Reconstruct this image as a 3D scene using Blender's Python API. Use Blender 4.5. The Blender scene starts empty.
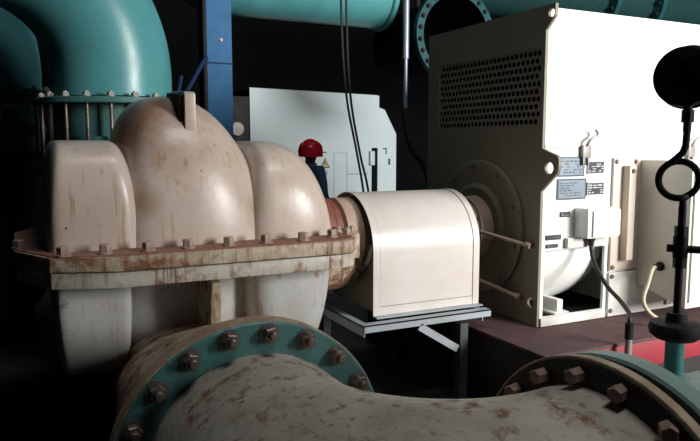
import bpy, bmesh, math, random
from mathutils import Vector, Matrix
random.seed(7)
PI = math.pi
S = bpy.context.scene
C = S.collection

# ------------------------------------------------------------------ materials
def nd(nt, t, **kw):
    n = nt.nodes.new(t)
    for k, v in kw.items():
        setattr(n, k, v)
    return n

def paint(name, col, rough=0.4, col2=None, var=0.5, rust=0.0, rust_scale=6.0, rust_col=(0.16, 0.055, 0.022),
          streak=0.0, streak_col=None, metallic=0.0, bump=0.06, bump_scale=40.0, spec=0.5, specks=0.0, dirt_scale=3.0, stains=()):
    """painted / bare metal: base colour varied by noise, blotches of rust, vertical runs, small chips"""
    m = bpy.data.materials.new(name)
    m.use_nodes = True
    nt = m.node_tree
    b = nt.nodes['Principled BSDF']
    L = nt.links.new
    tc = nd(nt, 'ShaderNodeTexCoord')
    co = tc.outputs['Object']

    def noise(scale, detail=5.0, vec=co, r=0.6):
        n = nd(nt, 'ShaderNodeTexNoise')
        n.inputs['Scale'].default_value = scale
        n.inputs['Detail'].default_value = detail
        n.inputs['Roughness'].default_value = r
        L(vec, n.inputs['Vector'])
        return n.outputs['Fac']

    def ramp(f, a, c):
        n = nd(nt, 'ShaderNodeMapRange')
        n.inputs['From Min'].default_value = a
        n.inputs['From Max'].default_value = c
        L(f, n.inputs['Value'])
        return n.outputs['Result']

    def mix(f, a, c, k=None):
        n = nd(nt, 'ShaderNodeMix', data_type='RGBA')
        L(f, n.inputs['Factor'])
        for v, i in ((a, 6), (c, 7)):
            if isinstance(v, tuple):
                n.inputs[i].default_value = (*v, 1)
            else:
                L(v, n.inputs[i])
        return n.outputs[2]

    def mul(f, k):
        n = nd(nt, 'ShaderNodeMath', operation='MULTIPLY')
        L(f, n.inputs[0])
        if isinstance(k, float):
            n.inputs[1].default_value = k
        else:
            L(k, n.inputs[1])
        return n.outputs[0]

    c = col
    c2 = col2 or tuple(v * 0.72 for v in col)
    c = mix(mul(ramp(noise(dirt_scale), 0.35, 0.7), float(var)), col, c2)
    rr = None
    if streak > 0:
        mp = nd(nt, 'ShaderNodeMapping')
        mp.inputs['Scale'].default_value = (38, 38, 2.2)
        L(co, mp.inputs['Vector'])
        s = ramp(noise(1.0, 4, mp.outputs['Vector']), 0.60 - 0.10 * streak, 0.68 - 0.06 * streak)
        s = mul(s, ramp(noise(4.0, 3), 0.35, 0.6))
        c = mix(mul(s, 0.85), c, streak_col or rust_col)
    for (sx, sy, sz, sr, scol) in stains:          # soft-edged stains that stay where they are on the thing
        d = nd(nt, 'ShaderNodeVectorMath', operation='DISTANCE')
        L(co, d.inputs[0]); d.inputs[1].default_value = (sx, sy, sz)
        ad = nd(nt, 'ShaderNodeMath', operation='MULTIPLY_ADD')
        L(noise(7.0), ad.inputs[0]); ad.inputs[1].default_value = sr * 1.2; L(d.outputs['Value'], ad.inputs[2])
        c = mix(mul(ramp(ad.outputs[0], sr * 1.75, sr * 0.9), 0.8), c, scol)
    if rust > 0:
        n1 = noise(rust_scale, 8, r=0.7)
        r1 = ramp(n1, 0.70 - 0.28 * rust, 0.78 - 0.24 * rust)
        c = mix(mul(r1, 0.9), c, mix(noise(rust_scale * 6), rust_col, tuple(v * 1.7 for v in rust_col)))
        rr = r1
    if specks > 0:
        v = nd(nt, 'ShaderNodeTexVoronoi')
        v.inputs['Scale'].default_value = 16
        L(co, v.inputs['Vector'])
        n = nd(nt, 'ShaderNodeMath', operation='LESS_THAN')
        n.inputs[1].default_value = 0.06 + 0.08 * specks
        L(v.outputs['Distance'], n.inputs[0])
        g = nd(nt, 'ShaderNodeMath', operation='GREATER_THAN')
        g.inputs[1].default_value = 0.56
        L(noise(3.0), g.inputs[0])
        c = mix(mul(n.outputs[0], g.outputs[0]), c, rust_col)
    L(c, b.inputs['Base Color']) if not isinstance(c, tuple) else None
    b.inputs['Metallic'].default_value = metallic
    b.inputs['Specular IOR Level'].default_value = spec
    ro = nd(nt, 'ShaderNodeMapRange')
    ro.inputs['To Min'].default_value = rough * 0.85
    ro.inputs['To Max'].default_value = min(1, rough * 1.3)
    L(noise(8.0), ro.inputs['Value'])
    if rr is not None:
        x = nd(nt, 'ShaderNodeMath', operation='MULTIPLY_ADD')
        L(rr, x.inputs[0]); x.inputs[1].default_value = 0.35; L(ro.outputs['Result'], x.inputs[2])
        L(x.outputs[0], b.inputs['Roughness'])
    else:
        L(ro.outputs['Result'], b.inputs['Roughness'])
    if bump > 0:
        bp = nd(nt, 'ShaderNodeBump')
        bp.inputs['Strength'].default_value = bump
        bp.inputs['Distance'].default_value = 0.02
        L(noise(bump_scale, 3), bp.inputs['Height'])
        L(bp.outputs['Normal'], b.inputs['Normal'])
    return m

RUST = (0.17, 0.06, 0.028)
M = {
    'cream': paint('pump_cream', (0.61, 0.505, 0.44), 0.3, (0.48, 0.36, 0.27), 0.7, rust=0.2, rust_scale=4, streak=0.35, streak_col=(0.42, 0.28, 0.16), bump=0.05, bump_scale=25, specks=0.3),
    'cream_volute': paint('pump_cream_stained', (0.61, 0.505, 0.44), 0.3, (0.48, 0.36, 0.27), 0.7, rust=0.2, rust_scale=4, streak=0.35, streak_col=(0.42, 0.28, 0.16), bump=0.05, bump_scale=25, specks=0.3,
        stains=((-0.30, -0.30, 1.78, 0.40, (0.27, 0.125, 0.07)), (0.34, -0.50, 1.30, 0.12, (0.34, 0.23, 0.12)), (-0.27, -0.52, 1.35, 0.10, (0.36, 0.25, 0.14)))),
    'cream_rust': paint('pump_cream_rusty', (0.60, 0.52, 0.40), 0.45, (0.30, 0.19, 0.10), 0.9, rust=0.80, rust_scale=9, streak=1.0, bump=0.25, dirt_scale=8),
    'rust_top': paint('rusted_ledge', (0.30, 0.15, 0.10), 0.6, (0.26, 0.10, 0.06), 0.9, rust=0.5, rust_scale=12, bump=0.3, dirt_scale=9),
    'pump_white': paint('pump_pale_grey', (0.56, 0.57, 0.56), 0.38, (0.42, 0.39, 0.35), 0.7, rust=0.42, rust_scale=7, streak=0.2, streak_col=(0.3, 0.22, 0.15), bump=0.1, dirt_scale=6),
    'flange_white': paint('lower_flange_paint', (0.60, 0.57, 0.50), 0.4, (0.44, 0.38, 0.29), 0.8, rust=0.6, rust_scale=8, streak=0.8, bump=0.15, dirt_scale=8),
    'teal': paint('teal_paint', (0.095, 0.32, 0.335), 0.3, (0.07, 0.26, 0.275), 0.7, bump=0.04, specks=0.2, rust_col=(0.03, 0.10, 0.10)),
    'teal_dirty': paint('teal_paint_dirty', (0.06, 0.20, 0.19), 0.45, (0.07, 0.13, 0.12), 0.8, rust=0.2, rust_scale=10, bump=0.15, dirt_scale=8),
    'pale_green': paint('pale_green_paint', (0.22, 0.34, 0.30), 0.5, (0.2, 0.24, 0.2), 0.8, rust=0.15, bump=0.15, dirt_scale=7),
    'pipe': paint('grey_pipe_paint', (0.49, 0.435, 0.36), 0.42, (0.33, 0.285, 0.215), 0.9, rust=0.58, rust_scale=11, rust_col=(0.13, 0.045, 0.014), streak=0.25, bump=0.18, bump_scale=30, dirt_scale=6),
    'flange_dark': paint('shaded_flange', (0.035, 0.028, 0.024), 0.6, (0.02, 0.016, 0.014), 0.8, rust=0.3, bump=0.2),  # near-black colour stands in for shade on the flange face
    'flange_rim': paint('cream_rim', (0.44, 0.32, 0.21), 0.55, (0.24, 0.13, 0.075), 0.9, rust=0.35, rust_scale=12, bump=0.25, dirt_scale=10),
    'bolt_pale': paint('bolt_pale', (0.46, 0.36, 0.30), 0.5, (0.24, 0.13, 0.09), 0.8, rust=0.3, rust_scale=30, bump=0.1, dirt_scale=20),
    'bolt': paint('bolt_steel', (0.23, 0.19, 0.17), 0.38, (0.12, 0.08, 0.06), 0.9, rust=0.3, rust_scale=30, metallic=0.55, bump=0.1, dirt_scale=20),
    'bolt_dull': paint('bolt_dull', (0.34, 0.22, 0.17), 0.6, (0.14, 0.08, 0.06), 0.9, rust=0.3, rust_scale=30, bump=0.1, dirt_scale=20),
    'bolt_bright': paint('bolt_bright', (0.42, 0.41, 0.38), 0.5, (0.25, 0.23, 0.2), 0.6, metallic=0.3, bump=0.02),
    'white': paint('motor_white', (0.80, 0.80, 0.77), 0.35, (0.74, 0.74, 0.71), 0.5, bump=0.02, specks=0.1, rust_col=(0.4, 0.35, 0.28)),
    'white_dirty': paint('motor_white_dirty', (0.68, 0.67, 0.62), 0.4, (0.5, 0.48, 0.43), 0.8, rust=0.08, bump=0.05, dirt_scale=6),
    'tan_panel': paint('motor_panel_shadow_tan', (0.66, 0.57, 0.49), 0.4, (0.56, 0.45, 0.37), 0.7, rust=0.06, bump=0.04),  # cream panel with the terminal box's shadow tinted into its colour
    'box_tan': paint('terminal_box_grey', (0.74, 0.70, 0.62), 0.4, (0.66, 0.62, 0.55), 0.5, bump=0.03),
    'olive': paint('motor_end_grey', (0.235, 0.205, 0.145), 0.5, (0.185, 0.16, 0.115), 0.7, bump=0.05, specks=0.2, rust_col=(0.1, 0.06, 0.04)),
    'hub_tan': paint('hub_tan', (0.50, 0.38, 0.29), 0.5, (0.33, 0.19, 0.13), 0.9, rust=0.35, rust_scale=9, bump=0.15),
    'guard': paint('guard_white', (0.64, 0.60, 0.56), 0.33, (0.57, 0.48, 0.43), 0.7, bump=0.03, bump_scale=8, rust=0.04, rust_scale=10, specks=0.2, rust_col=(0.3, 0.2, 0.13)),
    'guard_seam': paint('guard_seam_line', (0.25, 0.2, 0.16), 0.6, rust=0.3),
    'stand': paint('stand_steel', (0.36, 0.42, 0.46), 0.45, (0.25, 0.25, 0.25), 0.7, rust=0.25, rust_scale=9, bump=0.1),
    'stand_shaded': paint('stand_steel_shaded', (0.05, 0.055, 0.06), 0.5, rust=0.3, rust_scale=9, bump=0.1),  # darker copy of the stand steel: shade painted onto the legs
    'base_side': paint('shaded_base_side', (0.02, 0.014, 0.014), 0.7, rust=0.1),  # near black: shade on the red base's sides put into the colour
    'black': paint('black_paint', (0.010, 0.010, 0.011), 0.5, spec=0.2, bump=0.05),
    'black_rubber': paint('black_rubber', (0.014, 0.014, 0.016), 0.55, bump=0.05),
    'dark_iron': paint('dark_iron', (0.022, 0.021, 0.021), 0.6, spec=0.2, rust=0.15, bump=0.15),
    'void': paint('void_black', (0.006, 0.006, 0.006), 0.9, bump=0.0, spec=0.05),  # near black, paints the darkness inside hollows; also the gauge plug
    'red_base': paint('red_base_paint', (0.28, 0.015, 0.03), 0.5, (0.24, 0.02, 0.025), 0.8, rust=0.1, bump=0.1),
    'base_top': paint('dusty_maroon', (0.105, 0.05, 0.052), 0.7, (0.05, 0.035, 0.036), 0.9, rust=0.3, bump=0.2, dirt_scale=7),
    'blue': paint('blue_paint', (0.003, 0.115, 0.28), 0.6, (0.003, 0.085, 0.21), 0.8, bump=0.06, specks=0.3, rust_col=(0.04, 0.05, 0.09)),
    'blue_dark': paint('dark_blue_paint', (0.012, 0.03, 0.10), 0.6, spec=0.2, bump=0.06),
    'far_white': paint('far_motor_white', (0.50, 0.58, 0.60), 0.4, (0.44, 0.51, 0.53), 0.6, bump=0.03),
    'plate_blue': paint('plate_blue_grey', (0.19, 0.235, 0.28), 0.4, (0.13, 0.16, 0.20), 0.8, metallic=0.3, bump=0.0),
    'plate_dark': paint('plate_dark', (0.03, 0.034, 0.04), 0.4, metallic=0.2, bump=0.0),
    'plate_light': paint('plate_line', (0.55, 0.57, 0.58), 0.4, bump=0.0),
    'plate_ink': paint('plate_ink', (0.05, 0.06, 0.08), 0.5, bump=0.0),
    'conduit': paint('conduit_grey', (0.26, 0.31, 0.38), 0.35, bump=0.03, metallic=0.3),
    'cream_cord': paint('cream_cord', (0.46, 0.42, 0.30), 0.5, bump=0.05),
    'galv': paint('galvanised', (0.27, 0.26, 0.24), 0.45, (0.18, 0.16, 0.13), 0.7, metallic=0.4, bump=0.05),
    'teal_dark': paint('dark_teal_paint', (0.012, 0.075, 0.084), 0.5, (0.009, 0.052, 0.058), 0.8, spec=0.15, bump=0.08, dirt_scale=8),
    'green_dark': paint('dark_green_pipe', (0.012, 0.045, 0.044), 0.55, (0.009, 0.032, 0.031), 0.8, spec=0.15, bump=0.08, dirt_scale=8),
    'rust_red': paint('red_oxide', (0.25, 0.075, 0.05), 0.5, (0.15, 0.05, 0.03), 0.8, rust=0.3, bump=0.15, dirt_scale=12),
    'helmet': paint('helmet_red', (0.72, 0.015, 0.03), 0.22, bump=0.0, var=0.2),
    'skin': paint('skin', (0.30, 0.17, 0.11), 0.5, var=0.2, bump=0.0, spec=0.3),
    'hair': paint('hair_black', (0.01, 0.009, 0.008), 0.6, bump=0.1),
    'shirt': paint('navy_cloth', (0.05, 0.095, 0.165), 0.8, bump=0.15, spec=0.2),
    'trousers': paint('trousers_cloth', (0.025, 0.03, 0.04), 0.85, bump=0.15, spec=0.2),
    'boots': paint('boots', (0.015, 0.013, 0.012), 0.5, bump=0.1),
    'sign_yellow': paint('sign_yellow', (0.45, 0.36, 0.12), 0.5, bump=0.0, var=0.2),
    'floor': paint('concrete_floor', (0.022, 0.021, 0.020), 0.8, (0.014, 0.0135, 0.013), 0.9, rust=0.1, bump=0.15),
    'wall': paint('dark_wall', (0.006, 0.0065, 0.0075), 0.9, (0.004, 0.0045, 0.005), 0.9, bump=0.1, spec=0.05),  # near-black base colour for the hall walls
    'ceil': paint('dark_roof', (0.006, 0.0065, 0.0075), 0.9, bump=0.1, spec=0.05),  # near-black base colour for the ceiling
}

# ------------------------------------------------------------------ mesh helpers
def frame_of(d):
    d = d.normalized()
    u = d.cross(Vector((0, 0, 1)))
    if u.length < 1e-4:
        u = d.cross(Vector((0, 1, 0)))
    u.normalize()
    return u, d.cross(u)

class MB:
    def __init__(s):
        s.bm = bmesh.new()
    def box(s, x0, x1, y0, y1, z0, z1):
        v = [s.bm.verts.new((x, y, z)) for x in (x0, x1) for y in (y0, y1) for z in (z0, z1)]
        for f in ((0, 1, 3, 2), (4, 6, 7, 5), (0, 4, 5, 1), (2, 3, 7, 6), (0, 2, 6, 4), (1, 5, 7, 3)):
            s.bm.faces.new([v[i] for i in f])
        return s
    def loft(s, rings, cap0=True, cap1=True, closed=True):
        vs = [[s.bm.verts.new(p) for p in r] for r in rings]
        n = len(rings[0])
        for a, b in zip(vs, vs[1:]):
            for i in range(n if closed else n - 1):
                j = (i + 1) % n
                try:
                    s.bm.faces.new((a[i], a[j], b[j], b[i]))
                except ValueError:
                    pass
        if cap0: s.bm.faces.new(list(reversed(vs[0])))
        if cap1: s.bm.faces.new(vs[-1])
        return s
    def lathe(s, o, axis, prof, n=32, cap0=True, cap1=True, ph=0.0):
        o = Vector(o); d = Vector(axis).normalized(); u, w = frame_of(d)
        rings = []
        for t, r in prof:
            rings.append([o + d * t + (u * math.cos(ph + 2 * PI * i / n) + w * math.sin(ph + 2 * PI * i / n)) * r for i in range(n)])
        return s.loft(rings, cap0, cap1)
    def cyl(s, p, q, r, r2=None, n=24, ph=0.0):
        p = Vector(p); q = Vector(q)
        return s.lathe(p, q - p, [(0, r), ((q - p).length, r if r2 is None else r2)], n, ph=ph)
    def tube(s, path, r, n=12, cap=True):
        P = [Vector(p) for p in path]
        R = r if isinstance(r, (list, tuple)) else [r] * len(P)
        t0 = (P[1] - P[0]).normalized()
        u, w = frame_of(t0)
        rings = []
        for i, p in enumerate(P):
            t = (P[min(i + 1, len(P) - 1)] - P[max(i - 1, 0)]).normalized()
            u = (u - t * u.dot(t)).normalized()
            w = t.cross(u)
            rings.append([p + (u * math.cos(2 * PI * k / n) + w * math.sin(2 * PI * k / n)) * R[i] for k in range(n)])
        return s.loft(rings, cap, cap)
    def prism(s, outer, holes, axis, a, b):
        """flat plate: polygon (two coordinates) with holes, thick from a to b along axis"""
        def pt(p, t):
            return {'x': (t, p[0], p[1]), 'y': (p[0], t, p[1]), 'z': (p[0], p[1], t)}[axis]
        loops = [outer] + list(holes)
        tb = bmesh.new()
        E = []
        for lp in loops:
            vs = [tb.verts.new((p[0], p[1], 0)) for p in lp]
            for i in range(len(vs)):
                E.append(tb.edges.new((vs[i], vs[(i + 1) % len(vs)])))
        bmesh.ops.triangle_fill(tb, use_beauty=True, use_dissolve=False, edges=E, normal=(0, 0, 1))
        tb.verts.index_update()
        A = [s.bm.verts.new(pt(v.co, a)) for v in tb.verts]
        B = [s.bm.verts.new(pt(v.co, b)) for v in tb.verts]
        for f in tb.faces:
            i = [v.index for v in f.verts]
            s.bm.faces.new([A[k] for k in i])
            s.bm.faces.new([B[k] for k in reversed(i)])
        k = 0
        for lp in loops:
            n = len(lp)
            for i in range(n):
                j = (i + 1) % n
                s.bm.faces.new((A[k + i], A[k + j], B[k + j], B[k + i]))
            k += n
        tb.free()
        return s
    def ball(s, c, r, sx=1, sy=1, sz=1, n=20):
        m = Matrix.Translation(c) @ Matrix.Diagonal((r * sx, r * sy, r * sz, 1))
        bmesh.ops.create_uvsphere(s.bm, u_segments=n, v_segments=n // 2, radius=1, matrix=m)
        return s
    def xf(s, m):
        bmesh.ops.transform(s.bm, matrix=m, verts=s.bm.verts)
        return s

def circ(cx, cy, r, n=16, a0=0.0, a1=2 * PI, close=True):
    k = n if close else n + 1
    return [(cx + r * math.cos(a0 + (a1 - a0) * i / n), cy + r * math.sin(a0 + (a1 - a0) * i / n)) for i in range(k)]

def mesh_of(name, mb, mat, ang=35, bevel=0.0, origin=(0, 0, 0), mats=None):
    bm = mb.bm if isinstance(mb, MB) else mb
    bmesh.ops.translate(bm, verts=bm.verts, vec=-Vector(origin))
    bmesh.ops.recalc_face_normals(bm, faces=bm.faces)
    if bevel > 0:
        es = [e for e in bm.edges if len(e.link_faces) == 2 and e.calc_face_angle(0) > math.radians(50)]
        bmesh.ops.bevel(bm, geom=es, offset=bevel, segments=2, profile=0.6, affect='EDGES', clamp_overlap=True)
    me = bpy.data.meshes.new(name)
    bm.to_mesh(me); bm.free()
    me.shade_smooth()
    me.set_sharp_from_angle(angle=math.radians(ang))
    me.materials.append(M[mat])
    for x in mats or []:
        me.materials.append(M[x])
    return me

def tag(o, label=None, cat=None, group=None, kind=None):
    for k, v in (('label', label), ('category', cat), ('group', group), ('kind', kind)):
        if v: o[k] = v
    return o

def thing(name, label, cat, loc=(0, 0, 0), rz=0.0, group=None):
    o = bpy.data.objects.new(name, None)
    o.empty_display_size = 0.1
    C.objects.link(o)
    o.location = loc
    o.rotation_euler = (0, 0, rz)
    return tag(o, label, cat, group)

ROOTS = {}
def part(name, mb, mat, parent=None, ang=35, bevel=0.0, label=None, local=False):
    """one mesh object; built in world coordinates unless local, then moved into its thing's frame"""
    org = (0, 0, 0)
    if parent is not None and not local:
        r = parent
        while r.parent is not None: r = r.parent
        org = r.location
    me = mesh_of(name, mb, mat, ang, bevel, org)
    o = bpy.data.objects.new(name, me)
    C.objects.link(o)
    if parent is not None: o.parent = parent
    if label: o['label'] = label
    return o

def whole(name, mb, mat, label, cat, group=None, ang=35, bevel=0.0, origin=None):
    """a thing that is one mesh; its origin is put at its own base"""
    bm = mb.bm
    if origin is None:
        xs = [v.co for v in bm.verts]
        origin = ((min(p.x for p in xs) + max(p.x for p in xs)) / 2, (min(p.y for p in xs) + max(p.y for p in xs)) / 2, min(p.z for p in xs))
    me = mesh_of(name, mb, mat, ang, bevel, origin)
    o = bpy.data.objects.new(name, me)
    C.objects.link(o)
    o.location = origin
    return tag(o, label, cat, group)

def put(name, me, loc, parent, rot=None, label=None):
    o = bpy.data.objects.new(name, me)
    C.objects.link(o)
    o.parent = parent
    r = parent
    off = Vector((0, 0, 0))
    while r is not None:
        if r.parent is None: off = Vector(r.location)
        r = r.parent
    o.location = Vector(loc) - off
    if rot is not None: o.rotation_euler = rot
    if label: o['label'] = label
    return o

def structure(name, mb, mat, bevel=0.0):
    o = part(name, mb, mat, None, bevel=bevel)
    o['kind'] = 'structure'
    return o

def copy_tree(o, parent=None):
    c = o.copy()
    C.objects.link(c)
    c.parent = parent
    for ch in list(o.children): copy_tree(ch, c)
    return c

# ------------------------------------------------------------------ the hall
X0, X1, Y0, Y1, ZC = -7.0, 13.0, -7.0, 15.0, 8.5
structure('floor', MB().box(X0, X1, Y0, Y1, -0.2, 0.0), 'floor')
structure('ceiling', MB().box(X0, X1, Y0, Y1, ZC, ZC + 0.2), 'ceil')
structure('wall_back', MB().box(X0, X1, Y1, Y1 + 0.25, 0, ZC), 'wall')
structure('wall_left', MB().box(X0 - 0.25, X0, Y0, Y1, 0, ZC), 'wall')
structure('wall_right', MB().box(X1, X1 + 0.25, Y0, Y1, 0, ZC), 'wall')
# the wall behind the camera with its big loading doorway
DX0, DX1, DZ1 = 4.9, 10.3, 6.0
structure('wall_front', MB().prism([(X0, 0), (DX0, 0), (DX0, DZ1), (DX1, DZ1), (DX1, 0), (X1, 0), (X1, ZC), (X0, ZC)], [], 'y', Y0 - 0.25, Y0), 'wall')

# unseen wall added behind the camera to shade the pump's left side
structure('blocker_wall', MB().box(X0, 4.35, -2.25, -2.0, 0, ZC), 'wall')
SY, SZ = 3.68, 1.05            # shaft line of the pump set

# ------------------------------------------------------------------ shared bolts
def hexbolt_mesh(name, mat, r, h, stud=0.0, washer=True):
    """hex head / nut lying on z=0, pointing +Z, with a washer and a stud end"""
    b = MB()
    if washer: b.lathe((0, 0, 0), (0, 0, 1), [(0, r * 1.25), (h * 0.18, r * 1.25)], 20)
    z0 = h * 0.18 if washer else 0
    b.lathe((0, 0, 0), (0, 0, 1), [(z0, r), (h * 0.9, r), (h, r * 0.86)], 6)
    if stud: b.lathe((0, 0, 0), (0, 0, 1), [(h, r * 0.55), (h + stud * 0.85, r * 0.55), (h + stud, r * 0.42)], 14)
    return mesh_of(name, b, mat, 30)
BOLT_CASE = hexbolt_mesh('casing_bolt', 'bolt_pale', 0.027, 0.042, 0.0)
BOLT_PIPE = hexbolt_mesh('stud_bolt', 'bolt', 0.027, 0.034, 0.022)
BOLT_DARK = hexbolt_mesh('stud_bolt', 'bolt_dull', 0.021, 0.042, 0.0, False)
BOLT_SMALL = hexbolt_mesh('small_bolt', 'bolt', 0.013, 0.012)
BOLT_BRIGHT = hexbolt_mesh('flange_bolt', 'bolt_bright', 0.024, 0.03, 0.008)
BOLT_FAR = hexbolt_mesh('flange_bolt', 'dark_iron', 0.024, 0.03, 0.008)
BOLT_GLAND = hexbolt_mesh('gland_bolt', 'bolt_pale', 0.025, 0.03, 0.01)
ROT_NY = (PI / 2, 0, 0)         # +Z -> -Y
ROT_PY = (-PI / 2, 0, 0)
ROT_NX = (0, -PI / 2, 0)        # +Z -> -X
ROT_PX = (0, PI / 2, 0)

# ------------------------------------------------------------------ pump
pump = thing('split_case_pump', 'large rusty cream split-case pump with three domes on its bolted casing', 'pump', (0.75, SY, 0.0))

def lobe(x0, x1, b, h, e, rl, nl, rr, nr, z0=SZ, sgn=1, bmin=0.45, n=40, k=36):
    """casing lobe: an arch around the shaft line, rounded off at both ends"""
    xs = []
    for i in range(n + 1):
        t = i / n
        xs.append(x0 + (x1 - x0) * (0.5 - 0.5 * math.cos(PI * t)))
    rings = []
    for x in xs:
        s = 1.0
        if x < x0 + rl:
            t = (x0 + rl - x) / rl; s = max(0.0, 1 - t ** nl) ** (1 / nl)
        elif x > x1 - rr:
            t = (x - x1 + rr) / rr; s = max(0.0, 1 - t ** nr) ** (1 / nr)
        s = max(s, 0.02)
        sb = bmin + (1 - bmin) * s
        ring = []
        for i in range(k + 1):
            a = PI * i / k
            c, sn = math.cos(a), math.sin(a)
            ring.append((x, SY - b * sb * math.copysign(abs(c) ** e, c), z0 + sgn * h * s * abs(sn) ** e))
        rings.append(ring)
    return rings

part('suction_cover', MB().loft(lobe(0.083, 0.475, 0.545, 0.578, 0.36, 0.07, 2.8, 0.12, 2.8, bmin=0.86), closed=True), 'cream', pump, 60, label='square-shouldered left dome of the upper casing')
part('volute_cover', MB().loft(lobe(0.40, 1.165, 0.57, 0.81, 0.74, 0.32, 3.6, 0.47, 2.05, bmin=0.62), closed=True), 'cream_volute', pump, 60, label='tall round middle dome of the upper casing')
part('suction_cover', MB().loft(lobe(1.00, 1.485, 0.545, 0.578, 0.58, 0.14, 2.4, 0.33, 2.7, bmin=0.76), closed=True), 'cream', pump, 60, label='right dome sloping down to the bearing housing')
# lifting lug
part('lifting_lug', MB().prism([(3.24, 1.60), (3.24, 1.85), (3.26, 1.862), (3.56, 1.885), (3.64, 1.85), (3.64, 1.65)], [circ(3.38, 1.83, 0.018, 12)], 'x', 0.712, 0.765), 'cream', pump, bevel=0.005)
part('lug_shade_plate', MB().prism([(3.27, 1.60), (3.27, 1.845), (3.56, 1.875), (3.62, 1.84), (3.62, 1.65)], [], 'x', 0.690, 0.711), 'dark_iron', pump, bevel=0.003, label='dark plate standing in for the shaded left face of the lifting lug')  # added dark plate: shade of the lug's left face put into colour

def rrect(x0, x1, y0, y1, r, n=8):
    out = []
    for cx, cy, a in ((x1 - r, y0 + r, -PI / 2), (x1 - r, y1 - r, 0), (x0 + r, y1 - r, PI / 2), (x0 + r, y0 + r, PI)):
        out += circ(cx, cy, r, n, a, a + PI / 2, False)
    return out
YF = 2.935
flu = [(0.34, YF), (0.08, 3.03), (-0.06, 3.32), (-0.06, 4.04), (0.08, 4.33), (0.36, 2 * SY - YF)]
flu = circ(1.38, YF + 0.16, 0.16, 8, -PI / 2, 0, False) + circ(1.38, 2 * SY - YF - 0.16, 0.16, 8, 0, PI / 2, False) + list(reversed(flu))
part('upper_flange', MB().prism(flu, [], 'z', SZ + 0.016, SZ + 0.078), 'cream_rust', pump, bevel=0.008)
part('flange_ledge', MB().prism([(0.75 + (x - 0.75) * 0.985, SY + (y - SY) * 0.98) for x, y in flu], [], 'z', SZ + 0.074, SZ + 0.083), 'rust_top', pump, label='rust-coloured top face of the casing flange')
part('lower_flange', MB().prism([(0.75 + (x - 0.75) * 0.995, SY + (y - SY) * 0.99) for x, y in flu], [], 'z', SZ - 0.058, SZ + 0.009), 'flange_white', pump, bevel=0.008, label='pale grey lower half of the casing flange')
for x, y in ((-0.035, 3.36), (0.135, 3.04), (0.305, 3.035), (0.485, 3.03), (0.665, 3.03), (0.855, 3.03), (1.04, 3.03), (1.235, 3.03), (1.41, 3.07)):
    put('casing_bolt', BOLT_CASE, (x, y, SZ + 0.082), pump, (0, 0, random.uniform(0, 1)))
# lower casing
part('lower_suction_body', MB().loft(lobe(0.10, 0.425, 0.56, 0.54, 0.36, 0.06, 3.5, 0.06, 3.5, sgn=-1, bmin=0.9)), 'pump_white', pump, 60)
part('lower_volute', MB().loft(lobe(0.40, 1.15, 0.42, 0.78, 0.75, 0.25, 2.5, 0.3, 2.2, sgn=-1)), 'pump_white', pump, 60)
part('lower_suction_body', MB().loft(lobe(1.00, 1.47, 0.56, 0.70, 0.55, 0.14, 2.4, 0.25, 2.4, sgn=-1, bmin=0.75)), 'pump_white', pump, 60)
part('stiffening_web', MB().prism([(YF + 0.03, SZ - 0.08), (3.4, SZ - 0.08), (3.4, 0.4), (3.02, 0.55), (3.0, SZ - 0.17)], [], 'x', 0.755, 0.805), 'cream_rust', pump, bevel=0.006)
for x0 in (0.12, 1.05):
    part('foot', MB().box(x0 + .02, x0 + 0.30, 3.36, 4.0, 0.16, 0.60).box(x0 - 0.06, x0 + 0.40, 3.12, 4.24, 0.12, 0.18), 'dark_iron', pump, bevel=0.01)
# suction nozzle reaching forward to the flange of the elbow
def oval(cx, cz, rx, rz, y, n=40):
    return [(cx + rx * math.cos(2 * PI * i / n), y, cz + rz * math.sin(2 * PI * i / n)) for i in range(n)]
NX, NZ = 0.63, 0.593
part('suction_nozzle', MB().loft([oval(NX, NZ, .40, .40, 2.15), oval(NX, NZ, .365, .365, 2.20), oval(NX - .01, NZ - .01, .37, .365, 2.36), oval(NX, NZ - .05, .36, .33, 2.6), oval(NX + .04, NZ - .12, .36, .29, 2.9), oval(NX + .08, NZ - .15, .36, .27, 3.3)]), 'cream_rust', pump, 60)
part('suction_flange', MB().lathe((NX, 2.045, NZ), (0, 1, 0), [(0, 0.425), (0.004, 0.43), (0.07, 0.43), (0.075, 0.425)], 72), 'flange_rim', pump)
# bearing housing at the coupling end
bh = part('bearing_housing', MB().lathe((1.45, SY, SZ), (1, 0, 0), [(0, 0.25), (0.14, 0.25), (0.145, 0.215), (0.24, 0.205), (0.245, 0.235), (0.35, 0.235), (0.375, 0.21), (0.40, 0.20), (0.42, 0.17)], 40), 'hub_tan', pump, 30)
part('lower_bracket', MB().lathe((1.44, SY - 0.02, 0.94), (1, 0, 0), [(0, 0.22), (0.24, 0.22), (0.34, 0.20), (0.385, 0.16)], 36), 'cream_rust', pump, 40)
part('housing_rib', MB().lathe((1.565, SY, SZ), (1, 0, 0), [(0, 0.252), (0.05, 0.252)], 40), 'rust_red', pump)
part('housing_rib', MB().lathe((1.63, SY, SZ), (1, 0, 0), [(0, 0.23), (0.035, 0.23)], 40), 'rust_red', pump)
part('housing_flange', MB().prism([(1.40, 3.30), (1.72, 3.36), (1.78, 3.5), (1.78, 3.9), (1.72, 4.0), (1.40, 4.06)], [], 'z', 0.955, 1.10), 'cream_rust', pump, bevel=0.012)
for x, y in ((1.57, 3.33), (1.64, 3.36), (1.61, 3.42), (1.70, 3.42)):
    put('gland_bolt', BOLT_GLAND, (x, y, 1.10), pump)
part('shaft', MB().cyl((1.84, SY, SZ), (2.02, SY, SZ), 0.055), 'galv', pump)
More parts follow.
